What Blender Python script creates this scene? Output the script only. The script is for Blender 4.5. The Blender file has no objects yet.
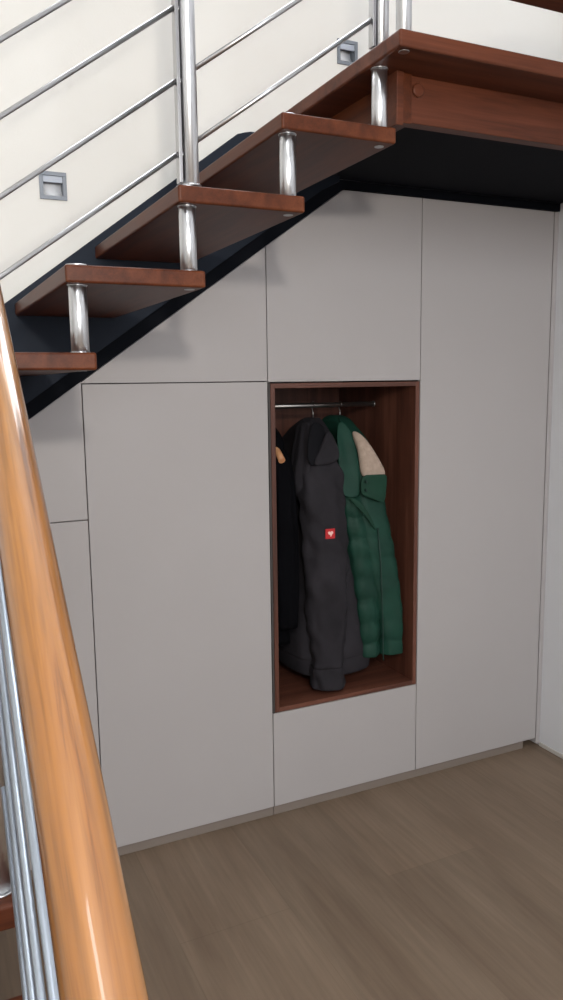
import bpy, bmesh, math, random
from mathutils import Vector, Matrix, noise
from mathutils.geometry import tessellate_polygon

random.seed(7)
LAMP_E = 95
C = bpy.context.scene.collection
sc = bpy.context.scene
PI = math.pi

# ------------------------------------------------------------------ materials
def new_mat(name):
    m = bpy.data.materials.new(name); m.use_nodes = True
    nt = m.node_tree
    return m, nt, nt.nodes['Principled BSDF']

def lin(c):
    return tuple(((x/255)/12.92 if x/255 <= .04045 else ((x/255+.055)/1.055)**2.4) for x in c) + (1,)

def plain(name, col, rough=.5, metal=0, spec=.5, bump=0, bscale=200, mottling=0.0, mscale=6):
    m, nt, b = new_mat(name)
    b.inputs['Roughness'].default_value = rough
    b.inputs['Metallic'].default_value = metal
    b.inputs['Specular IOR Level'].default_value = spec
    b.inputs['Base Color'].default_value = col
    tc = nt.nodes.new('ShaderNodeTexCoord')
    if mottling:
        n = nt.nodes.new('ShaderNodeTexNoise'); n.inputs['Scale'].default_value = mscale; n.inputs['Detail'].default_value = 5
        nt.links.new(tc.outputs['Object'], n.inputs['Vector'])
        r = nt.nodes.new('ShaderNodeValToRGB')
        r.color_ramp.elements[0].position = .3; r.color_ramp.elements[1].position = .7
        r.color_ramp.elements[0].color = tuple(c*(1-mottling) for c in col[:3])+(1,)
        r.color_ramp.elements[1].color = tuple(min(1, c*(1+mottling)) for c in col[:3])+(1,)
        nt.links.new(n.outputs['Fac'], r.inputs['Fac']); nt.links.new(r.outputs['Color'], b.inputs['Base Color'])
    if bump:
        n2 = nt.nodes.new('ShaderNodeTexNoise'); n2.inputs['Scale'].default_value = bscale; n2.inputs['Detail'].default_value = 3
        nt.links.new(tc.outputs['Object'], n2.inputs['Vector'])
        bp = nt.nodes.new('ShaderNodeBump'); bp.inputs['Strength'].default_value = bump; bp.inputs['Distance'].default_value = .002
        nt.links.new(n2.outputs['Fac'], bp.inputs['Height']); nt.links.new(bp.outputs['Normal'], b.inputs['Normal'])
    return m

def wood(name, cols, axis='x', rough=.35, coat=0.0, grain=1.0, spec=.5, scale=1.0, rot=(0, 0, 0), coat_rough=.05):
    """long streaks along AXIS of the object, fine pores on top"""
    m, nt, b = new_mat(name)
    tc = nt.nodes.new('ShaderNodeTexCoord')
    mp0 = nt.nodes.new('ShaderNodeMapping'); mp0.inputs['Rotation'].default_value = rot
    nt.links.new(tc.outputs['Object'], mp0.inputs['Vector'])
    mp = nt.nodes.new('ShaderNodeMapping')
    s = {'x': (1.2, 22, 22), 'y': (22, 1.2, 22), 'z': (22, 22, 1.2)}[axis]
    mp.inputs['Scale'].default_value = tuple(v*scale for v in s)
    nt.links.new(mp0.outputs['Vector'], mp.inputs['Vector'])
    n = nt.nodes.new('ShaderNodeTexNoise'); n.inputs['Scale'].default_value = 1; n.inputs['Detail'].default_value = 6
    n.inputs['Roughness'].default_value = .62; n.inputs['Distortion'].default_value = .6
    nt.links.new(mp.outputs['Vector'], n.inputs['Vector'])
    mp2 = nt.nodes.new('ShaderNodeMapping')
    s2 = {'x': (9, 260, 260), 'y': (260, 9, 260), 'z': (260, 260, 9)}[axis]
    mp2.inputs['Scale'].default_value = s2
    nt.links.new(mp0.outputs['Vector'], mp2.inputs['Vector'])
    n2 = nt.nodes.new('ShaderNodeTexNoise'); n2.inputs['Scale'].default_value = 1; n2.inputs['Detail'].default_value = 2
    nt.links.new(mp2.outputs['Vector'], n2.inputs['Vector'])
    r = nt.nodes.new('ShaderNodeValToRGB'); cr = r.color_ramp
    while len(cr.elements) < len(cols): cr.elements.new(.5)
    for i, c in enumerate(cols):
        cr.elements[i].position = .28+.44*i/(len(cols)-1); cr.elements[i].color = c
    nt.links.new(n.outputs['Fac'], r.inputs['Fac'])
    r2 = nt.nodes.new('ShaderNodeValToRGB')
    r2.color_ramp.elements[0].position = .3; r2.color_ramp.elements[0].color = (1-.35*grain,)*3+(1,)
    r2.color_ramp.elements[1].position = .55; r2.color_ramp.elements[1].color = (1, 1, 1, 1)
    nt.links.new(n2.outputs['Fac'], r2.inputs['Fac'])
    mx = nt.nodes.new('ShaderNodeMix'); mx.data_type = 'RGBA'; mx.blend_type = 'MULTIPLY'; mx.inputs[0].default_value = 1
    nt.links.new(r.outputs['Color'], mx.inputs[6]); nt.links.new(r2.outputs['Color'], mx.inputs[7])
    nt.links.new(mx.outputs[2], b.inputs['Base Color'])
    b.inputs['Roughness'].default_value = rough
    b.inputs['Specular IOR Level'].default_value = spec
    b.inputs['Coat Weight'].default_value = coat
    b.inputs['Coat Roughness'].default_value = coat_rough
    return m

def steel(name, col=(.62, .63, .65, 1), rough=.28, aniso=.5):
    m, nt, b = new_mat(name)
    b.inputs['Base Color'].default_value = col
    b.inputs['Metallic'].default_value = 1
    b.inputs['Roughness'].default_value = rough
    return m

M_WALL = plain('cream_plaster', (.745, .735, .70, 1), .85, bump=.15, bscale=140)
M_WHITE = plain('white_paint', (.66, .67, .70, 1), .8, bump=.1, bscale=140)
M_CEIL = plain('ceiling_paint', (.75, .75, .73, 1), .9)
M_ROOM = plain('room_wall_paint', (.38, .35, .32, 1), .9)
M_CAB = plain('cashmere_grey_lacquer', (.405, .383, .382, 1), .5, spec=.35, mottling=.012, mscale=3)
M_CARC = plain('cabinet_carcass', (.05, .045, .042, 1), .7)
M_PLINTH = plain('plinth_laminate', (.21, .175, .15, 1), .5)
M_TREAD = wood('tread_mahogany', [lin((58, 25, 10)), lin((78, 37, 17)), lin((95, 50, 27))], 'y', .42, 0, .5, spec=.2, coat_rough=.2)
M_TREADX = wood('beam_mahogany', [lin((60, 29, 17)), lin((84, 43, 26)), lin((100, 55, 36))], 'x', .45, 0, .5, spec=.2)
M_RAIL = wood('handrail_varnished', [lin((62, 28, 8)), lin((116, 74, 30)), lin((126, 83, 36)), lin((140, 98, 50))], 'z', .5, 1.0, .8, scale=2.1, coat_rough=.05)
M_WALNUT = wood('walnut_veneer', [lin((62, 34, 25)), lin((92, 54, 41)), lin((118, 74, 58))], 'z', .45, 0, .5)
M_WALNUTX = wood('walnut_veneer_cross', [lin((62, 34, 25)), lin((92, 54, 41)), lin((118, 74, 58))], 'x', .45, 0, .5)
M_STEEL = steel('brushed_steel')
M_STEEL2 = steel('satin_rod_steel', (.44, .44, .45, 1), .3)
M_STEEL3 = steel('rod_steel_sky_tint', (.50, .56, .64, 1), .42)  # same steel as the other rods, blue sky reflection put into the colour
M_CHROME = steel('rail_chrome', (.36, .35, .34, 1), .38)
M_ANTH = plain('anthracite_paint', (.014, .019, .030, 1), .6, spec=.15)
M_SOFFIT = plain('soffit_shade_black', (.004, .005, .008, 1), .8, spec=.1)  # dark paint taken to near-black, with the shade under the stair in it
M_FIX = plain('fixture_grey', (.20, .22, .25, 1), .45, metal=.3)
M_FIXW = plain('fixture_reflector', (.85, .87, .9, 1), .35)
M_GREY = plain('charcoal_softshell', (.022, .020, .024, 1), .85, spec=.2, bump=.4, bscale=500, mottling=.25, mscale=9)
M_GREYD = plain('jacket_lining_dark', (.008, .008, .010, 1), .9, spec=.1)
M_BLACK = plain('black_coat_cloth', (.003, .003, .004, 1), .95, spec=.05, mottling=.2)
M_GREEN = plain('bottle_green_quilt', (.006, .040, .026, 1), .65, spec=.3, bump=.25, bscale=300, mottling=.25, mscale=8)
M_GREEND = plain('green_flap_cloth', (.010, .042, .026, 1), .7, spec=.2, mottling=.2)
M_FLEECE = plain('cream_fleece', (.40, .31, .25, 1), .95, spec=.1, bump=1.0, bscale=220, mottling=.12, mscale=60)
M_RED = plain('red_patch', (.48, .010, .014, 1), .6)
M_PALE = plain('patch_motif', (.85, .55, .48, 1), .6)
M_ZIP = plain('zipper_metal', (.02, .05, .04, 1), .5, metal=.4)
M_HWOOD = wood('hanger_beech', [lin((190, 130, 90)), lin((215, 165, 120))], 'y', .4, .2, .3)
M_SKIRT = plain('skirting_white', (.5, .48, .45, 1), .5)

def floor_mat():
    m, nt, b = new_mat('floor_wood_look_tile')
    tc = nt.nodes.new('ShaderNodeTexCoord')
    br = nt.nodes.new('ShaderNodeTexBrick')
    mpb = nt.nodes.new('ShaderNodeMapping'); mpb.inputs['Rotation'].default_value = (0, 0, PI/2)
    mpb.inputs['Location'].default_value = (.1, .12, 0)
    nt.links.new(tc.outputs['Object'], mpb.inputs['Vector']); nt.links.new(mpb.outputs['Vector'], br.inputs['Vector'])
    br.inputs['Scale'].default_value = 1; br.inputs['Mortar Size'].default_value = .0016; br.inputs['Mortar Smooth'].default_value = .3
    br.inputs['Brick Width'].default_value = 1.2; br.inputs['Row Height'].default_value = .36
    br.inputs['Color1'].default_value = (.93, .93, .93, 1); br.inputs['Color2'].default_value = (1.05, 1.04, 1.03, 1)
    br.inputs['Mortar'].default_value = (.86, .85, .84, 1)
    def streak(sx, sy, det):
        mp = nt.nodes.new('ShaderNodeMapping'); mp.inputs['Scale'].default_value = (sx, sy, 1)
        nt.links.new(tc.outputs['Object'], mp.inputs['Vector'])
        n = nt.nodes.new('ShaderNodeTexNoise'); n.inputs['Scale'].default_value = 1; n.inputs['Detail'].default_value = det
        n.inputs['Roughness'].default_value = .6; n.inputs['Distortion'].default_value = .4
        nt.links.new(mp.outputs['Vector'], n.inputs['Vector']); return n
    n1 = streak(7, 1.1, 5); n2 = streak(70, 3, 3)
    r = nt.nodes.new('ShaderNodeValToRGB')
    r.color_ramp.elements[0].position = .3; r.color_ramp.elements[0].color = FLOOR_A
    r.color_ramp.elements[1].position = .72; r.color_ramp.elements[1].color = FLOOR_B
    nt.links.new(n1.outputs['Fac'], r.inputs['Fac'])
    r2 = nt.nodes.new('ShaderNodeValToRGB')
    r2.color_ramp.elements[0].position = .35; r2.color_ramp.elements[0].color = (.9, .9, .9, 1)
    r2.color_ramp.elements[1].position = .7; r2.color_ramp.elements[1].color = (1.06, 1.06, 1.05, 1)
    nt.links.new(n2.outputs['Fac'], r2.inputs['Fac'])
    prev = r.outputs['Color']
    for src in (r2.outputs['Color'], br.outputs['Color']):
        mx = nt.nodes.new('ShaderNodeMix'); mx.data_type = 'RGBA'; mx.blend_type = 'MULTIPLY'; mx.inputs[0].default_value = 1
        nt.links.new(prev, mx.inputs[6]); nt.links.new(src, mx.inputs[7]); prev = mx.outputs[2]
    nt.links.new(prev, b.inputs['Base Color'])
    b.inputs['Roughness'].default_value = .55; b.inputs['Specular IOR Level'].default_value = .35
    return m
FLOOR_A = (.178, .126, .088, 1); FLOOR_B = (.245, .183, .132, 1)
M_FLOOR = floor_mat()

# ------------------------------------------------------------------ mesh helpers (all in world coordinates)
def add_box(bm, x0, x1, y0, y1, z0, z1, bev=0.0, seg=2):
    vs = [bm.verts.new(p) for p in ((x0,y0,z0),(x1,y0,z0),(x1,y1,z0),(x0,y1,z0),(x0,y0,z1),(x1,y0,z1),(x1,y1,z1),(x0,y1,z1))]
    fs = [bm.faces.new([vs[i] for i in f]) for f in ((3,2,1,0),(4,5,6,7),(0,1,5,4),(1,2,6,5),(2,3,7,6),(3,0,4,7))]
    if bev:
        es = list({e for f in fs for e in f.edges})
        bmesh.ops.bevel(bm, geom=es, offset=bev, segments=seg, affect='EDGES', profile=.5)
    return bm

def add_prism(bm, pts, y0, y1, bev=0.0, seg=2):
    """polygon in the xz plane (counter-clockwise seen from -y) extruded from y0 to y1"""
    n = len(pts)
    a = [bm.verts.new((p[0], y0, p[1])) for p in pts]; b = [bm.verts.new((p[0], y1, p[1])) for p in pts]
    fs = [bm.faces.new(a), bm.faces.new(b[::-1])]
    for i in range(n):
        j = (i+1) % n
        fs.append(bm.faces.new((a[j], a[i], b[i], b[j])))
    if bev:
        es = list({e for f in fs for e in f.edges})
        bmesh.ops.bevel(bm, geom=es, offset=bev, segments=seg, affect='EDGES', profile=.5)
    return bm

def add_tube(bm, pts, r, n=20, cap=True):
    """round tube through points; r a number or a list"""
    pts = [Vector(p) for p in pts]
    rr = r if isinstance(r, (list, tuple)) else [r]*len(pts)
    rings = []; up = None
    for i, p in enumerate(pts):
        if i == 0: d = pts[1]-p
        elif i == len(pts)-1: d = p-pts[i-1]
        else:
            a = (pts[i+1]-p); b2 = (p-pts[i-1])
            d = (a.normalized() if a.length > 1e-9 else Vector()) + (b2.normalized() if b2.length > 1e-9 else Vector())
        if d.length < 1e-9: d = pts[-1]-pts[0]
        d.normalize()
        if up is None:
            up = Vector((0,0,1)) if abs(d.z) < .9 else Vector((1,0,0))
        u = (up-d*up.dot(d)).normalized(); v = d.cross(u); up = u
        rings.append([bm.verts.new(p+(u*math.cos(t)+v*math.sin(t))*rr[i]) for t in [2*PI*k/n for k in range(n)]])
    for a, b in zip(rings, rings[1:]):
        for k in range(n):
            f = bm.faces.new((a[k], a[(k+1) % n], b[(k+1) % n], b[k])); f.smooth = True
    if cap:
        bm.faces.new(rings[0][::-1]); bm.faces.new(rings[-1])
    return bm

def vcyl(bm, x, y, z0, z1, r, n=28, ch=.0015):
    """upright cylinder with softened rims"""
    return add_tube(bm, [(x,y,z0),(x,y,z0+ch),(x,y,z1-ch),(x,y,z1)], [r-ch, r, r, r-ch], n)

def catmull(rows, steps):
    out = []
    n = len(rows)
    for i in range(n-1):
        p0, p1, p2, p3 = rows[max(i-1,0)], rows[i], rows[i+1], rows[min(i+2,n-1)]
        for s in range(steps):
            t = s/steps
            out.append(tuple(.5*((2*b)+(-a+c)*t+(2*a-5*b+4*c-d)*t*t+(-a+3*b-3*c+d)*t**3) for a,b,c,d in zip(p0,p1,p2,p3)))
    out.append(rows[-1]); return out

def loft(bm, rows, n=56, steps=7, disp=None, cap=True, e=.85):
    """rows (cx, cy, z, half width x, half width y); disp(theta, z, point) pushes the surface out"""
    rows = catmull(rows, steps); rings = []
    for (cx, cy, z, a, b) in rows:
        ring = []
        for k in range(n):
            t = 2*PI*k/n; c, s = math.cos(t), math.sin(t)
            x = a*math.copysign(abs(c)**e, c); y = b*math.copysign(abs(s)**e, s)
            p = Vector((cx+x, cy+y, z))
            if disp:
                nv = Vector((c/max(a,.01), s/max(b,.01), 0)).normalized()
                p += nv*disp(t, z, p)
            ring.append(bm.verts.new(p))
        rings.append(ring)
    for a, b in zip(rings, rings[1:]):
        for k in range(n):
            f = bm.faces.new((a[k], b[k], b[(k+1) % n], a[(k+1) % n])); f.smooth = True
    if cap:
        for ring, flip in ((rings[0], False), (rings[-1], True)):
            c = Vector()
            for v in ring: c += v.co
            cv = bm.verts.new(c/len(ring))
            for k in range(n):
                q = (ring[k], ring[(k+1) % n], cv)
                f = bm.faces.new(q if not flip else q[::-1]); f.smooth = True
    return bm

def root_world(o):
    v = Vector()
    while o is not None:
        v += o.location; o = o.parent
    return v

def obj(name, bm, mat, parent=None, smooth=None, origin=None):
    bmesh.ops.recalc_face_normals(bm, faces=bm.faces[:])
    me = bpy.data.meshes.new(name)
    off = root_world(parent) if parent else Vector(origin or (0,0,0))
    bmesh.ops.translate(bm, verts=bm.verts[:], vec=-off)
    bm.to_mesh(me); bm.free()
    o = bpy.data.objects.new(name, me); C.objects.link(o)
    if parent: o.parent = parent
    elif origin: o.location = origin
    me.materials.append(mat)
    if smooth:
        for p in me.polygons: p.use_smooth = True
    return o

def tag(o, label=None, cat=None, group=None, kind=None):
    if label: o['label'] = label
    if cat: o['category'] = cat
    if group: o['group'] = group
    if kind: o['kind'] = kind
    return o

def thing(name, loc, label, cat, group=None):
    o = bpy.data.objects.new(name, None); C.objects.link(o); o.location = loc; o.empty_display_size = .1
    return tag(o, label, cat, group)

def struct(name, bm, mat):
    return tag(obj(name, bm, mat), kind='structure')

B = bmesh.new

# ------------------------------------------------------------------ dimensions
X0, X1, X2, X3, X4, X5 = -.144, .496, 1.1355, 1.7733, 2.4143, 2.4396
ZA, ZB, ZT = 1.6232, .0387, 2.287
def diag(x): return 1.522+.696*(x-.337)          # underside of the trim along the stair slope
XT = .337+(ZT-1.522)/.696                         # where the slope meets the level top
G = .0016                                        # half a door gap
W = .867                                         # free ends of the treads at y = -W
XN, RUN, ZTR, RISE, THK, DEP = .0619, .2425, 1.686, .1741, .036, .298
DEPTH = .60

# ------------------------------------------------------------------ the room
bm = B(); add_box(bm, -2.6, 2.6, -6.0, .75, -.1, 0); struct('floor', bm, M_FLOOR)

def wall_with_holes(name, outer, holes, y0, y1, mat):
    """wall lying in xz, with rectangular openings, thickness y0..y1"""
    loops = [[Vector((x, z, 0)) for x, z in outer]]+[[Vector((x, z, 0)) for x, z in h] for h in holes]
    flat = [v for l in loops for v in l]
    tris = tessellate_polygon(loops)
    bm = B()
    f = [bm.verts.new((v.x, y0, v.y)) for v in flat]; k = [bm.verts.new((v.x, y1, v.y)) for v in flat]
    for t in tris:
        bm.faces.new([f[i] for i in t]); bm.faces.new([k[i] for i in reversed(t)])
    base = 0
    for l in loops:
        n = len(l)
        for i in range(n):
            a, b = base+i, base+(i+1) % n
            bm.faces.new((f[a], f[b], k[b], k[a]))
        base += n
    return struct(name, bm, mat)

LIGHTS = [(.441, 2.21), (1.454, 2.735)]
holes = [[(x-.034, z-.034), (x+.034, z-.034), (x+.034, z+.034), (x-.034, z+.034)] for x, z in LIGHTS]
WIN_R = (.45, 1.85, 3.00, 4.8)
holes.append([(WIN_R[0], WIN_R[2]), (WIN_R[1], WIN_R[2]), (WIN_R[1], WIN_R[3]), (WIN_R[0], WIN_R[3])])
wall_with_holes('wall_back', [(-2.6, 0), (X0-.02, 0), (X0-.02, diag(X0-.02)+.03), (XT, ZT+.022), (X5-.0005, ZT+.022), (X5-.0005, 5.2), (-2.6, 5.2)], holes, 0, .12, M_WALL)

bm = B(); add_box(bm, X5, X5+.15, -6, .75, 0, 5.2); struct('wall_right', bm, M_WHITE)
bm = B(); add_box(bm, -2.6, X5, .62, .75, 0, 2.95); add_box(bm, -2.6, X5, .121, .6195, 2.85, 2.95); struct('wall_rear_light_stop', bm, M_CEIL)  # unseen wall and cap, added to stop light leaking in behind the cabinets
bm = B(); add_box(bm, X5-.007, X5, -6, -.0025, 0, .018, .002); struct('baseboard_right', bm, M_SKIRT)
bm = B(); add_box(bm, -2.6, -2.45, -6, .75, 0, 5.2); struct('wall_left', bm, M_CEIL)
WIN_B = (-1.2, 1.3, 1.5, 3.7)
bm = B()
add_box(bm, -2.6, WIN_B[0], -6.15, -6, 0, 5.2); add_box(bm, WIN_B[1], 2.6, -6.15, -6, 0, 5.2)
add_box(bm, WIN_B[0], WIN_B[1], -6.15, -6, 0, WIN_B[2]); add_box(bm, WIN_B[0], WIN_B[1], -6.15, -6, WIN_B[3], 5.2)
struct('wall_front', bm, M_ROOM)
SKY = (-.92, -.30, -5.9, -2.72)
bm = B()
add_box(bm, -2.6, SKY[0], -6.15, .12, 5.2, 5.35); add_box(bm, SKY[1], 2.6, -6.15, .12, 5.2, 5.35)
add_box(bm, SKY[0], SKY[1], -6.15, SKY[2], 5.2, 5.35); add_box(bm, SKY[0], SKY[1], SKY[3], .12, 5.2, 5.35)
struct('ceiling', bm, M_CEIL)

# ------------------------------------------------------------------ recessed wall lights
def wall_light(x, z, label):
    t = thing('recessed_step_light', (x, 0, z), label, 'wall light', 'recessed lights in the stair wall')
    bm = B(); s, q = .040, .0285
    for (a0,a1,b0,b1) in ((-s,s,q,s),(-s,s,-s,-q),(-s,-q,-q,q),(q,s,-q,q)):
        add_box(bm, x+a0, x+a1, -.005, .004, z+b0, z+b1, .0007, 1)
    # housing behind the frame
    for (a0,a1,b0,b1) in ((-.033,.033,.0285,.033),(-.033,.033,-.033,-.0285),(-.033,-.0285,-.0285,.0285),(.0285,.033,-.0285,.0285)):
        add_box(bm, x+a0, x+a1, .004, .06, z+b0, z+b1)
    add_box(bm, x-.033, x+.033, .06, .064, z-.033, z+.033)
    obj('frame', bm, M_FIX, t)
    bm = B(); add_prism(bm, [(x-.0285, z+.010), (x+.0285, z+.010), (x+.0285, z+.0285), (x-.0285, z+.0285)], -.002, .005, .0008, 1)
    obj('glare_hood', bm, plain('hood_grey', (.42, .46, .53, 1), .4), t)
    # curved reflector sweeping from the deep top to the front edge at the bottom
    bm = B(); prof = [(.032, .0285), (.031, .012), (.027, -.004), (.020, -.016), (.010, -.0245), (-.001, -.0283)]
    lo = [bm.verts.new((x-.0285, y, z+h)) for y, h in prof]; hi = [bm.verts.new((x+.0285, y, z+h)) for y, h in prof]
    for i in range(len(prof)-1):
        f = bm.faces.new((lo[i], hi[i], hi[i+1], lo[i+1])); f.smooth = True
    o = obj('reflector', bm, M_FIXW, t)
    sm = o.modifiers.new('thick', 'SOLIDIFY'); sm.thickness = .0006; sm.offset = -1
wall_light(*LIGHTS[0], 'square grey recessed wall light between the lower stair rods')
wall_light(*LIGHTS[1], 'square grey recessed wall light just above the stair landing')

# ------------------------------------------------------------------ built-in cabinets under the stair
def door(name, pts, parent, label=None):
    bm = B(); add_prism(bm, pts, 0, .019, .0012, 2)
    o = obj(name, bm, M_CAB, parent)
    if label: o['label'] = label
    return o
def rect(x0, x1, z0, z1): return [(x0, z0), (x1, z0), (x1, z1), (x0, z1)]

def carcass(pts, parent, y0=.021, y1=DEPTH):
    bm = B(); add_prism(bm, pts, y0, y1); return obj('carcass', bm, M_CARC, parent)

# far left, narrow, beside the handrail
t = thing('understair_cabinet', ((X0+X1)/2, .3, 0), 'low grey cabinet at the left end, partly behind the varnished handrail', 'cabinet')
carcass([(X0+.002, .035), (X1-.002, .035), (X1-.002, diag(X1)-.004), (X0+.002, diag(X0)-.004)], t)
door('door', rect(X0+G, X1-G, ZB, 1.191-G), t)
door('door', [(X0+.02, 1.191+G), (X1-G, 1.191+G), (X1-G, diag(X1)-.002), (X0+.02, diag(X0+.02)-.002)], t, 'small triangular grey door')
# second column
t = thing('understair_cabinet', ((X1+X2)/2, .3, 0), 'grey cabinet left of the coat niche with large door and sloped upper door', 'cabinet')
carcass([(X1+.002, .035), (X2-.002, .035), (X2-.002, diag(X2)-.004), (X1+.002, diag(X1)-.004)], t)
door('door', rect(X1+G, X2-G, ZB, ZA-G), t, 'large rectangular grey door')
door('door', [(.337+(ZA+G+.004-1.522)/.696, ZA+G), (X2-G, ZA+G), (X2-G, diag(X2)-.003), (.337+(ZA+G+.006-1.522)/.696, ZA+G+.002)], t, 'sloped triangular grey door')
# third column: niche between an upper door and a drawer
t = thing('understair_cabinet', ((X2+X3)/2, .3, 0), 'grey cabinet column that frames the open walnut coat niche', 'cabinet')
bm = B(); add_prism(bm, [(X2+.002, 1.6232), (X3-.002, 1.6232), (X3-.002, ZT-.004), (XT, ZT-.004), (X2+.002, diag(X2)-.004)], .021, DEPTH); obj('carcass', bm, M_CARC, t)
bm = B(); add_box(bm, X2+.002, X3-.002, .021, DEPTH, .035, .402); obj('carcass', bm, M_CARC, t)
door('door', [(X2+G, 1.6215), (X3-G, 1.6215), (X3-G, ZT-.002), (XT+.002, ZT-.002), (X2+G, diag(X2+G)-.002)], t, 'upper grey door with a sloped corner')
door('drawer', rect(X2+G, X3-G, ZB, .4055), t, 'wide grey drawer front under the niche')
NX0, NX1, NZ0, NZ1, NT = 1.1455, 1.7705, .4085, 1.6165, .017
for (a, b) in ((NX0, NX0+NT), (NX1-NT, NX1)):
    bm = B(); add_box(bm, a, b, -.0005, DEPTH-.006, NZ0, NZ1, .0008, 1); obj('niche_side', bm, M_WALNUT, t)
for (a, b) in ((NZ0, NZ0+NT), (NZ1-NT, NZ1)):
    bm = B(); add_box(bm, NX0+NT, NX1-NT, -.0003, DEPTH-.006, a, b, .0008, 1); obj('niche_shelf', bm, M_WALNUTX, t)
bm = B(); add_box(bm, NX0, NX1, DEPTH-.006, DEPTH, NZ0, NZ1); obj('niche_back', bm, M_WALNUT, t)
bm = B(); add_box(bm, X2+.002, NX0-.0008, .002, DEPTH, .4062, 1.620); obj('filler_strip', bm, M_CARC, t)
# fourth column, full height
t = thing('understair_cabinet', ((X3+X4)/2, .3, 0), 'full-height grey cabinet right of the coat niche with one tall door', 'cabinet')
carcass(rect(X3+.002, X4-.002, .035, ZT-.004), t)
door('door', rect(X3+G, X4-G, ZB, ZT-.002), t)
bm = B(); add_prism(bm, rect(X4+.0035, X5-.0005, .012, ZT-.002), -.001, .05, .0008, 1)
tag(obj('filler_panel', bm, M_CAB), 'narrow upright grey filler strip between tall cabinet and right wall', 'filler panel')
bm = B()
add_box(bm, X0, X2-.001, .008, .026, .0005, .0345, .001, 1); add_box(bm, X2+.001, 2.352, .008, .026, .0005, .0345, .001, 1)
tag(obj('cabinet_plinth', bm, M_PLINTH), 'low brownish toe-kick plinth running along the floor under the cabinets', 'plinth')
# dark trim that follows the cabinet tops; its black includes the shade there
bm = B()
def L2(x, o): return (x, diag(x)+o)
add_prism(bm, [L2(X0-.1, 0), (XT, ZT), (X5-.0005, ZT), (X5-.0005, ZT+.0298), (XT-.03, ZT+.0298), L2(X0-.1, .07)], -.006, -.0005)
add_prism(bm, [L2(X0+.0, 0.001), (XT, ZT+.001), (X5-.0005, ZT+.001), (X5-.0005, ZT+.018), (XT, ZT+.018), L2(X0+.0, .018)], -.0004, .05)
tag(obj('cabinet_cover_strip', bm, M_SOFFIT), 'dark strip closing the joint along the sloped and level cabinet tops', 'cover strip')

# ------------------------------------------------------------------ upper stair flight
stair = thing('staircase', (XN, -W/2, ZTR), 'open wooden stair flight with steel spacers climbing to the landing', 'staircase')
bm = B()
SLO = .742
xt = .325+(2.424-1.894)/SLO
pts = [(X0-.25, diag(X0-.25)+.058), (1.33, diag(1.33)+.052), (1.40, 2.30), (1.40, 2.424), (xt+.03, 2.424), (xt+.006, 2.418), (xt-.016, 1.894+SLO*(xt-.016-.325)), (X0-.25, 1.894+SLO*(X0-.25-.325))]
add_prism(bm, pts, -.046, -.0065, .003, 2)
obj('wall_stringer', bm, M_ANTH, stair)

def tread_mesh(x, ztop, y0=-W, y1=-.047, dep=DEP):
    bm = B(); add_box(bm, x, x+dep, y0, y1, ztop-THK, ztop, .005, 3); return bm
def spacer_mesh(cx, cy, z0, z1):
    bm = B(); r = .0185
    vcyl(bm, cx, cy, z0+.002, z1-.0025, r)
    vcyl(bm, cx, cy, z1-.0025, z1, .0208, 28, .0006); vcyl(bm, cx, cy, z0, z0+.002, .0205, 28, .0006)
    return bm
def cap_mesh(cx, cy, z):         # bolt plate under a tread
    bm = B(); vcyl(bm, cx, cy, z-.0014, z, .0115, 24, .0005); return bm
def topcap_mesh(cx, cy, z):
    bm = B(); vcyl(bm, cx, cy, z, z+.004, .0225, 24, .0012); return bm
YS = -W+.034
xs = lambda k: XN+k*RUN+.029
for k in range(-2, 4):
    x, z = XN+k*RUN, ZTR+k*RISE
    tr = obj('tread', tread_mesh(x, z), M_TREAD, None)
    tr.data.transform(Matrix.Translation((-x, W/2, -z))); tr.location = Vector((x, -W/2, z))-stair.location; tr.parent = stair
    if k > -2:      # spacer from the tread below up to this one
        obj('spacer', spacer_mesh(xs(k), YS, z-RISE, z-THK), M_STEEL, tr)
        obj('cap', topcap_mesh(xs(k), YS, z), M_STEEL, tr)
    obj('bolt_plate', cap_mesh(xs(k+1), YS, z-THK), M_STEEL2, tr)

# landing: board on mahogany beams
ZL = 2.382
land = thing('stair_landing', (1.8, -W/2, ZL), 'dark wooden stair landing on a mahogany beam above the cabinets', 'landing')
bm = B(); add_box(bm, XN+4*RUN, X5-.002, -.963, -.003, ZL-.037, ZL, .005, 3); obj('landing_board', bm, M_TREADX, land)
bm = B(); add_box(bm, 1.150, X5-.002, -.83, -.795, ZL-.145, ZL-.037, .002, 2); fb = obj('front_beam', bm, M_TREADX, land)
bm = B(); add_tube(bm, [(1.172,-.8295,2.313),(1.172,-.8335,2.313),(1.172,-.836,2.313)], [.0165,.0165,.013], 24); obj('plug', bm, M_TREADX, fb)
bm = B(); add_box(bm, 1.122, 1.1495, -.838, -.05, ZL-.150, ZL-.037, .002, 2); obj('side_beam', bm, M_TREAD, land)
bm = B(); add_box(bm, 1.102, 1.1215, -.845, -.80, ZL-.158, ZL-.037, .002, 2); obj('corner_block', bm, M_TREADX, land)
bm = B(); add_box(bm, 1.1497, X5-.001, -.794, -.0065, ZT+.03, ZL-.0372); obj('soffit_panel', bm, M_SOFFIT, land)  # dark sheet behind the beam, shade under the landing put into its colour
obj('spacer', spacer_mesh(xs(4), YS, ZTR+3*RISE, ZL-.037), M_STEEL, land)
bm = B(); vcyl(bm, 1.058, -.939, ZL-.0385, ZL-.037, .0125, 24, .0005); obj('bolt_plate', bm, M_STEEL2, land)

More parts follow.
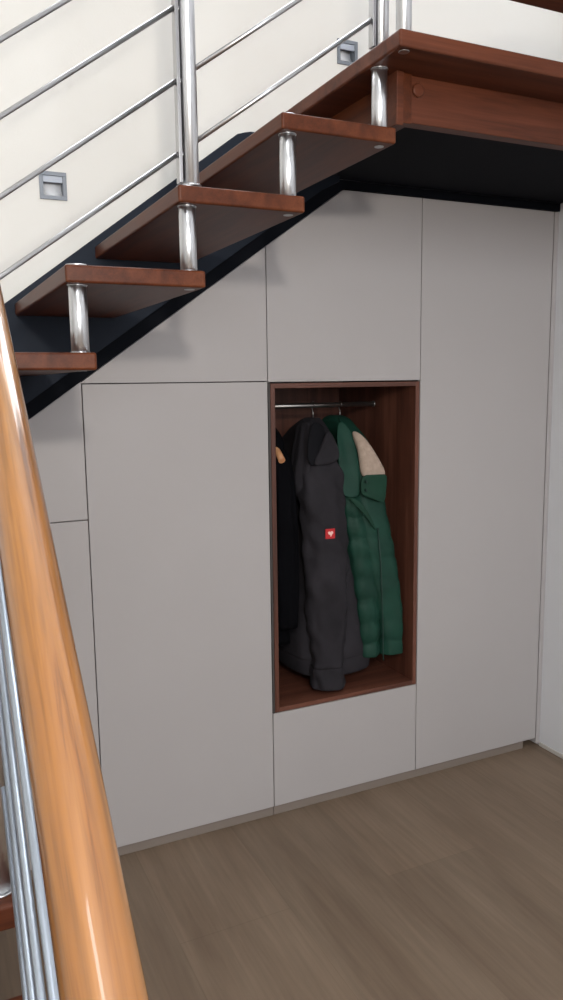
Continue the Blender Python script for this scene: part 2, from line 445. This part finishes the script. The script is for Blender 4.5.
# first board of the next flight, its lower edge just in the picture
t = thing('upper_tread', (1.85, -1.05, 2.52), 'brown wooden step edge above the landing at the top right corner', 'stair tread')
bm = B(); add_box(bm, 1.25, X5-.002, -1.20, -.900, 2.522, 2.558, .005, 3); obj('board', bm, M_TREADX, t)
for xx in (1.75, 2.30):
    obj('spacer', spacer_mesh(xx, -.93, ZL, 2.522), M_STEEL, t)

# ------------------------------------------------------------------ upper railing
rail = thing('stair_railing', (.58, YS, ZTR), 'brushed steel railing with slanted rods along the upper stair flight', 'railing')
RODZ = (2.104, 2.249, 2.391, 2.524, 2.660)
def post(x, y, z0, z1, bar=True):
    bm = B(); vcyl(bm, x, y, z0+.004, z1, .0178, 28); vcyl(bm, x, y, z0, z0+.004, .0225, 28, .001)
    p = obj('post', bm, M_STEEL, rail)
    if bar:
        bm = B(); add_box(bm, x-.0285, x-.0205, y-.011, y+.011, z0+.005, z1-.02, .0015, 2)
        for k in range(5):
            zr = RODZ[k]+.718*(x-.0285-.56)
            if zr > z1-.05: continue
            add_tube(bm, [(x-.021, y, zr), (x-.01, y, zr)], .0045, 12)
        obj('rod_holder', bm, M_STEEL2, p)
    return p
px1, px2 = .586, 1.064
post(px1, YS-.002, ZTR+2*RISE+.0035, 3.03); post(px2, YS-.002, ZL, 3.35); post(1.066, -.925, ZL, 3.30, False)
for k in range(5):
    zr = lambda x: RODZ[k]+.718*(x-.56)
    for (a, b) in ((-.35, px1-.021), (px1+.0165, px2-.021)):
        bm = B(); add_tube(bm, [(a, YS-.002, zr(a)), (b, YS-.002, zr(b))], .0052, 14)
        obj('rod', bm, M_STEEL2, rail)
hz = lambda x: 2.97+.718*(x-.56)
ha, hb = Vector((-.35, YS-.002, hz(-.35))), Vector((px2, YS-.002, hz(px2)))
bm = B(); add_tube(bm, [(0, 0, (hb-ha).length*i/8) for i in range(9)], .0225, 24); h2 = obj('handrail', bm, M_RAIL)
h2.parent = rail; h2.location = ha-rail.location; h2.rotation_mode = 'QUATERNION'; h2.rotation_quaternion = (hb-ha).to_track_quat('Z', 'X')

# ------------------------------------------------------------------ lower flight beside the camera
low = thing('lower_staircase', (-.4, -1.8, 0), 'lower wooden stair flight glimpsed below the steel rods at bottom left', 'staircase')
DY, DZ = .274, .174
def ltread(y, z):
    bm = B(); add_box(bm, -.90, .112, y, y+.31, z-.04, z, .005, 3); return obj('tread', bm, M_TREADX, low)
lts = [(-1.405+DY*j, .875+DZ*j) for j in range(-5, 1)]+[(-1.405+DY*j, .875+.159*j) for j in range(1, 3)]
for i, (y, z) in enumerate(lts):
    if z < .03: continue
    o = ltread(y, z)
    if i and lts[i-1][1] > .03:
        bm = B(); vcyl(bm, .035, y+.029, lts[i-1][1], z-.04, .0215); obj('spacer', bm, M_STEEL, o)
bm = B(); add_prism(bm, [(-.90, 1.31), (.112, 1.31), (.112, 1.352), (-.90, 1.352)], -.95, -.047, .004, 2); obj('winder_tread', bm, M_TREADX, low)
bm = B()
ya, yb = -2.66, -1.0
def lz(y): return .875+(.174/.274)*(y+1.405)
vs = []
add = [(ya, lz(ya)-.28), (yb, lz(yb)-.28), (yb, lz(yb)+.02), (ya, lz(ya)+.02)]
a = [bm.verts.new((-.945, y, max(z, .002))) for y, z in add]; b = [bm.verts.new((-.905, y, max(z, .002))) for y, z in add]
bm.faces.new(a); bm.faces.new(b[::-1])
for i in range(4): bm.faces.new((a[(i+1) % 4], a[i], b[i], b[(i+1) % 4]))
obj('stringer', bm, M_ANTH, low)

lrail = thing('lower_railing', (.08, -1.4, .875), 'thick varnished orange wood handrail with steel rods in front of the cabinets', 'railing')
D = Vector((.02981202, .84369643, .53599215))
HX = Vector((.9993763, -.03531297, 0)); DN = Vector((.01892747, .53565785, -.84422297))
CAM = Vector((0, -2.5211, 1.62))
HP = Vector((.0668779, -2.2645821, 1.21247734))
def online(P, y): return P+D*((y-P.y)/D.y)
bm = B(); ys = [-2.62+.06*i for i in range(29)]
HB = online(HP, -2.62); HL = (online(HP, -.94)-HB).length
add_tube(bm, [(0, 0, HL*i/24) for i in range(25)], .0225, 64); hr = obj('handrail', bm, M_RAIL)
hr.parent = lrail; hr.location = HB-lrail.location; hr.rotation_mode = 'QUATERNION'; hr.rotation_quaternion = D.to_track_quat('Z', 'X')
def rodP(s, a): return CAM+HX*a+DN*(a/s)
A_R = .043
post_y = -1.362
for s in (.0680, .0545, .0455, .0392):
    P = rodP(s, A_R)
    bm = B(); add_tube(bm, [online(P, -2.55), online(P, post_y-.0205)], .0040, 16); obj('rod', bm, M_STEEL3, lrail)
    bm = B(); add_tube(bm, [online(P, post_y+.0205), online(P, -.93)], .0040, 16); obj('rod', bm, M_STEEL3, lrail)
pxl = .070
bm = B(); vcyl(bm, pxl, post_y, .879, online(HP, post_y).z-.03, .020); vcyl(bm, pxl, post_y, .875, .879, .0235, 28, .001)
add_tube(bm, [(pxl, post_y, online(HP, post_y).z-.032), (online(HP, post_y).x, post_y, online(HP, post_y).z-.018)], .006, 12)
obj('post', bm, M_STEEL, lrail)

# ------------------------------------------------------------------ niche contents
RY, RZ = .30, 1.527
bm = B(); add_tube(bm, [(NX0+NT, RY, RZ), (NX1-NT, RY, RZ)], .0095, 20)
for xx, s in ((NX0+NT, 1), (NX1-NT, -1)):
    add_tube(bm, [(xx+.0002*s, RY, RZ), (xx+.005*s, RY, RZ)], .0125, 20)
tag(obj('clothes_rail', bm, M_CHROME), 'thin silver clothes rail across the top of the walnut niche', 'clothes rail')

def hanger(x, zb, span, label, mat, tilt=0.0):
    """hook over the rail and a sloping shoulder bar that runs front to back"""
    t = thing('clothes_hanger', (x, RY, zb), label, 'hanger', 'hangers on the clothes rail')
    bm = B(); hk = []
    r = .0135
    for i in range(11):
        a = PI*1.05-PI*1.25*i/10
        hk.append((x, RY+r*math.cos(a), RZ+r*math.sin(a)))
    hk.append((x, RY, RZ-.028)); hk.append((x, RY, zb))
    add_tube(bm, hk, .0019, 10); obj('hook', bm, M_CHROME, t)
    bm = B(); p = []
    for i in range(13):
        u = -1+2*i/12
        p.append((x+tilt*u, RY+span*u, zb-.004-.11*abs(u)**1.5))
    add_tube(bm, p, [.006+.007*abs(-1+2*i/12) for i in range(13)], 14); obj('shoulder_bar', bm, mat, t)
    return t
hanger(1.235, 1.450, .222, 'wooden hanger with a pale tip showing at the left edge of the niche', M_HWOOD, .012)
hanger(1.468, 1.470, .17, 'hanger holding the charcoal jacket, its hook on the rail', M_GREYD)
hanger(1.592, 1.470, .17, 'hanger holding the green jacket, its hook on the rail', M_GREYD)

def folds(seed, amp, k=5, zf=3.0, creases=.5):
    def f(t, z, p):
        v = noise.noise(Vector((math.cos(t)*1.2*k/3+seed, math.sin(t)*1.2*k/3, z*zf)))
        w = noise.noise(Vector((math.cos(t)*1.5+seed*2, math.sin(t)*1.5, z*13)))
        return amp*(v+creases*w)
    return f

# black coat, deep in the shade at the left
t = thing('coat', (1.245, RY, .62), 'black coat hanging at the far left of the niche, mostly in shadow', 'coat', 'garments in the niche')
bm = B()
loft(bm, [(1.238,RY,1.468,.018,.03),(1.238,RY,1.452,.032,.09),(1.236,RY,1.41,.042,.165),(1.234,RY+.01,1.34,.050,.19),(1.234,RY+.01,1.1,.058,.19),(1.236,RY+.01,.85,.062,.19),(1.240,RY+.01,.62,.064,.195)], disp=folds(3, .008))
obj('body', bm, M_BLACK, t)
bm = B()
loft(bm, [(1.236,.150,1.37,.03,.03),(1.238,.125,1.30,.046,.045),(1.236,.10,1.12,.050,.045),(1.236,.09,.9,.048,.042),(1.238,.09,.70,.042,.038)], disp=folds(5, .007))
obj('sleeve', bm, M_BLACK, t)

# charcoal jacket
t = thing('jacket', (1.46, RY, .47), 'charcoal grey hooded jacket with a red square patch on its sleeve', 'jacket', 'garments in the niche')
bm = B()
loft(bm, [(1.462,RY,1.478,.02,.03),(1.455,RY,1.462,.036,.06),(1.44,RY,1.42,.055,.13),(1.425,RY,1.35,.075,.19),(1.425,RY,1.22,.088,.205),(1.432,RY-.01,1.05,.106,.215),(1.446,RY-.015,.9,.128,.22),(1.462,RY-.02,.72,.154,.225),(1.472,RY-.025,.60,.172,.23),(1.474,RY-.025,.55,.176,.232)], disp=folds(1, .013, 6, 4), e=.75)
obj('body', bm, M_GREY, t)
bm = B()      # rib waistband
loft(bm, [(1.474,RY-.025,.562,.164,.218),(1.474,RY-.025,.548,.174,.228),(1.474,RY-.025,.52,.176,.230),(1.474,RY-.025,.488,.172,.226),(1.474,RY-.025,.478,.162,.216)], steps=5, disp=folds(1, .010, 6, 4), e=.75)
obj('waistband', bm, M_GREY, t)
def patch_sleeve(t_, z, p):
    return .011*noise.noise(Vector((math.cos(t_)*1.6, math.sin(t_)*1.6, z*6)))+.013*noise.noise(Vector((math.cos(t_)*.9+4, math.sin(t_)*.9, z*19+math.cos(t_)*1.2)))
bm = B()
loft(bm, [(1.395,.170,1.385,.03,.03),(1.392,.125,1.355,.060,.05),(1.390,.098,1.29,.082,.058),(1.391,.080,1.18,.088,.058),(1.396,.070,1.05,.089,.056),(1.398,.066,.92,.088,.055),(1.396,.064,.78,.082,.054),(1.399,.063,.64,.073,.052),(1.401,.062,.53,.067,.050)], disp=patch_sleeve)
sl = obj('sleeve', bm, M_GREY, t)
bm = B(); loft(bm, [(1.401,.062,.536,.060,.044),(1.401,.062,.525,.066,.050),(1.401,.061,.49,.066,.049),(1.402,.061,.452,.066,.048),(1.402,.061,.446,.058,.042)], steps=5, disp=patch_sleeve)
obj('cuff', bm, M_GREY, sl)
bm = B(); loft(bm, [(1.46,.475,1.38,.05,.03),(1.46,.50,1.28,.075,.05),(1.46,.515,1.0,.075,.05),(1.46,.515,.7,.068,.048),(1.46,.515,.47,.06,.045)], disp=folds(8, .008)); obj('sleeve', bm, M_GREY, t)
# hood: bulging shell behind the neck, dark lining in its mouth, near flap folded over
bm = B(); loft(bm, [(1.372,.18,1.470,.015,.03),(1.362,.16,1.445,.028,.055),(1.345,.14,1.36,.036,.07),(1.330,.135,1.27,.036,.07),(1.324,.135,1.21,.030,.06),(1.330,.14,1.175,.016,.035)], disp=folds(11, .007)); obj('hood', bm, M_GREY, t)
hood = [o for o in t.children if o.name.startswith('hood')][0]
def pad(pts3, thick, rnd, puff=0.0):
    """soft padded panel: 3-D outline, thickness, rounded by subdivision"""
    bm = B(); n = len(pts3)
    P = [Vector(p) for p in pts3]; c = sum(P, Vector())/n
    nv = Vector()
    for i in range(n): nv += (P[i]-c).cross(P[(i+1) % n]-c)
    nv.normalize()
    if nv.y > 0: nv = -nv
    fr, bk = [], []
    for (lst, s) in ((fr, 1), (bk, -1)):
        for f, h in ((1.0, .35), (.72, 1.0)):
            lst.append([bm.verts.new(c+(p-c)*f+nv*thick*.5*s*h) for p in P])
        lst.append(bm.verts.new(c+nv*(thick*.5*s+puff*max(s, 0))))
    for lst, flip in ((fr, 0), (bk, 1)):
        for i in range(n):
            j = (i+1) % n
            q = [lst[0][i], lst[0][j], lst[1][j], lst[1][i]]; bm.faces.new(q[::-1] if flip else q)
            q = [lst[1][i], lst[1][j], lst[2]]; bm.faces.new(q[::-1] if flip else q)
    for i in range(n):
        j = (i+1) % n
        bm.faces.new((fr[0][j], fr[0][i], bk[0][i], bk[0][j]))
    return bm
def add_subsurf(o, lv=2):
    s = o.modifiers.new('soft', 'SUBSURF'); s.levels = lv; s.render_levels = lv
    for p in o.data.polygons: p.use_smooth = True
o = obj('hood_lining', pad([(1.345,.085,1.472),(1.380,.095,1.474),(1.420,.10,1.448),(1.40,.065,1.36),(1.340,.035,1.305),(1.306,.045,1.322),(1.318,.060,1.40)], .02, 1), M_GREYD, hood); add_subsurf(o)
o = obj('hood_flap', pad([(1.412,.080,1.456),(1.436,.07,1.415),(1.456,.05,1.345),(1.425,.036,1.318),(1.380,.030,1.320),(1.312,.030,1.308),(1.365,.045,1.375)], .022, 1, .004), M_GREY, hood); add_subsurf(o)
# red patch with a pale bird-like mark
def sleeve_front(x, z): return .070-.056*math.sqrt(max(0, 1-((x-1.396)/.092)**2))-.006
ex, ez = 1.381, 1.062
bm = B(); nx = 8; s = .0185
gridv = {}
for i in range(nx+1):
    for j in range(nx+1):
        x = ex-s+2*s*i/nx; z = ez-s+2*s*j/nx
        gridv[i, j] = bm.verts.new((x, sleeve_front(x, z)-.006, z))
for i in range(nx):
    for j in range(nx):
        bm.faces.new((gridv[i,j], gridv[i+1,j], gridv[i+1,j+1], gridv[i,j+1]))
o = obj('patch', bm, M_RED, sl); m_ = o.modifiers.new('thick', 'SOLIDIFY'); m_.thickness = .003; m_.offset = 1
patch = o; patch['label'] = 'red square patch with a pale mark'
bm = B()
mark = [(-.011,.006),(-.006,.010),(-.001,.006),(.004,.010),(.010,.008),(.011,.002),(.006,-.003),(.003,-.010),(-.001,-.010),(-.001,-.004),(-.008,-.002)]
yy = sleeve_front(ex, ez)-.0105
add_prism(bm, [(ex+a, ez+b) for a, b in mark][::-1], yy, yy+.002); obj('motif', bm, M_PALE, patch)

# green quilted jacket
t = thing('jacket', (1.62, RY, .52), 'dark green quilted jacket with cream fleece collar at the niche right', 'jacket', 'garments in the niche')
def quilt(seed, amp, pitch=.085):
    f0 = folds(seed, .007, 5, 3)
    def f(t_, z, p):
        zz = z+.012*noise.noise(Vector((math.cos(t_)+seed, math.sin(t_), z*4)))
        return amp*(abs(math.sin(PI*zz/pitch))**.5-.7)+f0(t_, z, p)
    return f
bm = B()
loft(bm, [(1.575,RY,1.484,.02,.03),(1.572,RY-.01,1.466,.034,.08),(1.575,RY-.02,1.41,.046,.155),(1.582,RY-.03,1.33,.056,.195),(1.590,RY-.04,1.22,.068,.21),(1.612,RY-.055,1.05,.076,.215),(1.644,RY-.055,.9,.074,.217),(1.676,RY-.055,.74,.067,.217),(1.690,RY-.055,.60,.058,.217),(1.692,RY-.055,.535,.055,.213)], steps=9, disp=quilt(2, .005), e=.45)
obj('body', bm, M_GREEN, t)
bm = B()
loft(bm, [(1.528,.165,1.26,.03,.03),(1.528,.125,1.23,.045,.042),(1.532,.100,1.18,.056,.046),(1.539,.087,1.11,.060,.047),(1.552,.082,1.02,.060,.046),(1.570,.082,.86,.056,.045),(1.586,.084,.70,.050,.044),(1.594,.086,.59,.046,.042),(1.597,.086,.535,.040,.038)], steps=9, disp=quilt(6, .012))
gs = obj('sleeve', bm, M_GREEN, t)
bm = B(); loft(bm, [(1.62,.46,1.36,.04,.03),(1.62,.49,1.26,.06,.05),(1.63,.50,1.0,.06,.05),(1.64,.50,.75,.055,.045),(1.64,.50,.55,.05,.04)], steps=9, disp=quilt(9, .005)); obj('sleeve', bm, M_GREEN, t)
o = obj('fleece_collar', pad([(1.530,.110,1.436),(1.556,.085,1.428),(1.590,.070,1.385),(1.622,.055,1.325),(1.654,.042,1.264),(1.630,.035,1.243),(1.580,.034,1.252),(1.534,.036,1.258),(1.540,.055,1.30),(1.542,.070,1.355),(1.536,.09,1.40)], .040, 1, .006), M_FLEECE, t); add_subsurf(o)
o['label'] = 'cream fleece collar lining'
o = obj('outer_collar', pad([(1.500,.165,1.488),(1.535,.12,1.450),(1.545,.085,1.36),(1.540,.050,1.26),(1.532,.035,1.185),(1.495,.040,1.180),(1.455,.050,1.190),(1.458,.07,1.28),(1.468,.105,1.38)], .012, 1, .001), M_GREEN, t); add_subsurf(o)
o = obj('collar_flap', pad([(1.522,.022,1.274),(1.560,.008,1.270),(1.605,.008,1.270),(1.640,.020,1.268),(1.642,.021,1.245),(1.634,.021,1.165),(1.628,.020,1.152),(1.580,.008,1.172),(1.530,.018,1.190),(1.521,.021,1.20)], .012, 1, .001), M_GREEND, t); add_subsurf(o, 1)
fl = o
for (bx, bz) in ((1.540, 1.245), (1.540, 1.212)):
    bm = B(); add_tube(bm, [(bx, .013, bz), (bx, .006, bz), (bx, .004, bz)], [.005, .005, .003], 12); obj('snap_fastener', bm, M_ZIP, fl)
o = obj('pocket_flap', pad([(1.455,.022,1.195),(1.502,.010,1.190),(1.552,.006,1.128),(1.592,.010,1.045),(1.576,.010,1.058),(1.545,.008,1.105),(1.505,.012,1.150)], .012, 1, .001), M_GREEND, t); add_subsurf(o, 1)
bm = B(); add_tube(bm, [(1.600,.020,1.06),(1.612,.018,.93),(1.621,.020,.78),(1.627,.022,.64),(1.630,.026,.55),(1.633,.026,.522)], .0026, 10); obj('zipper', bm, M_ZIP, t)

# ------------------------------------------------------------------ daylight
w = bpy.data.worlds.new('sky'); sc.world = w; w.use_nodes = True
bg = w.node_tree.nodes['Background']; bg.inputs['Color'].default_value = (.93, .96, 1.0, 1); bg.inputs['Strength'].default_value = 10.0
def portal(name, loc, rot, sx, sy):
    l = bpy.data.lights.new(name, 'AREA'); l.shape = 'RECTANGLE'; l.size = sx; l.size_y = sy
    l.cycles.is_portal = True
    o = bpy.data.objects.new(name, l); C.objects.link(o); o.location = loc; o.rotation_euler = rot
portal('window_portal', ((WIN_R[0]+WIN_R[1])/2, .13, (WIN_R[2]+WIN_R[3])/2), (-PI/2, 0, 0), WIN_R[1]-WIN_R[0], WIN_R[3]-WIN_R[2])
portal('skylight_portal', ((SKY[0]+SKY[1])/2, (SKY[2]+SKY[3])/2, 5.3), (0, 0, 0), SKY[1]-SKY[0], SKY[3]-SKY[2])
portal('window_portal', ((WIN_B[0]+WIN_B[1])/2, -6.1, (WIN_B[2]+WIN_B[3])/2), (PI/2, 0, 0), WIN_B[1]-WIN_B[0], WIN_B[3]-WIN_B[2])
# the lamp over the lower flight, behind the camera
l = bpy.data.lights.new('stair_lamp', 'POINT'); l.energy = LAMP_E; l.color = (1, .92, .82); l.shadow_soft_size = .05
o = bpy.data.objects.new('stair_lamp', l); C.objects.link(o); o.location = (.05, -2.75, 2.10)

# ------------------------------------------------------------------ camera
cam = bpy.data.cameras.new('camera'); co = bpy.data.objects.new('camera', cam); C.objects.link(co)
cam.sensor_fit = 'VERTICAL'; cam.sensor_height = 36; cam.lens = 787.2758*36/1000
cam.clip_start = .02
yaw, pitch, roll = .4385, -.1484, -.0135
R_ = Vector((0.9044649, -0.42633982, -0.01332703)); U_ = Vector((0.07496952, 0.12813238, 0.98891944)); F_ = Vector((0.41990811, 0.89544204, -0.14785373))
m3 = Matrix((R_, U_, -F_)).transposed()
co.matrix_world = Matrix.Translation(CAM) @ m3.to_4x4()
sc.camera = co

sc.view_settings.view_transform = 'Standard'; sc.view_settings.look = 'None'
sc.view_settings.exposure = -0.20; sc.view_settings.gamma = 1; sc.view_settings.use_curve_mapping = False
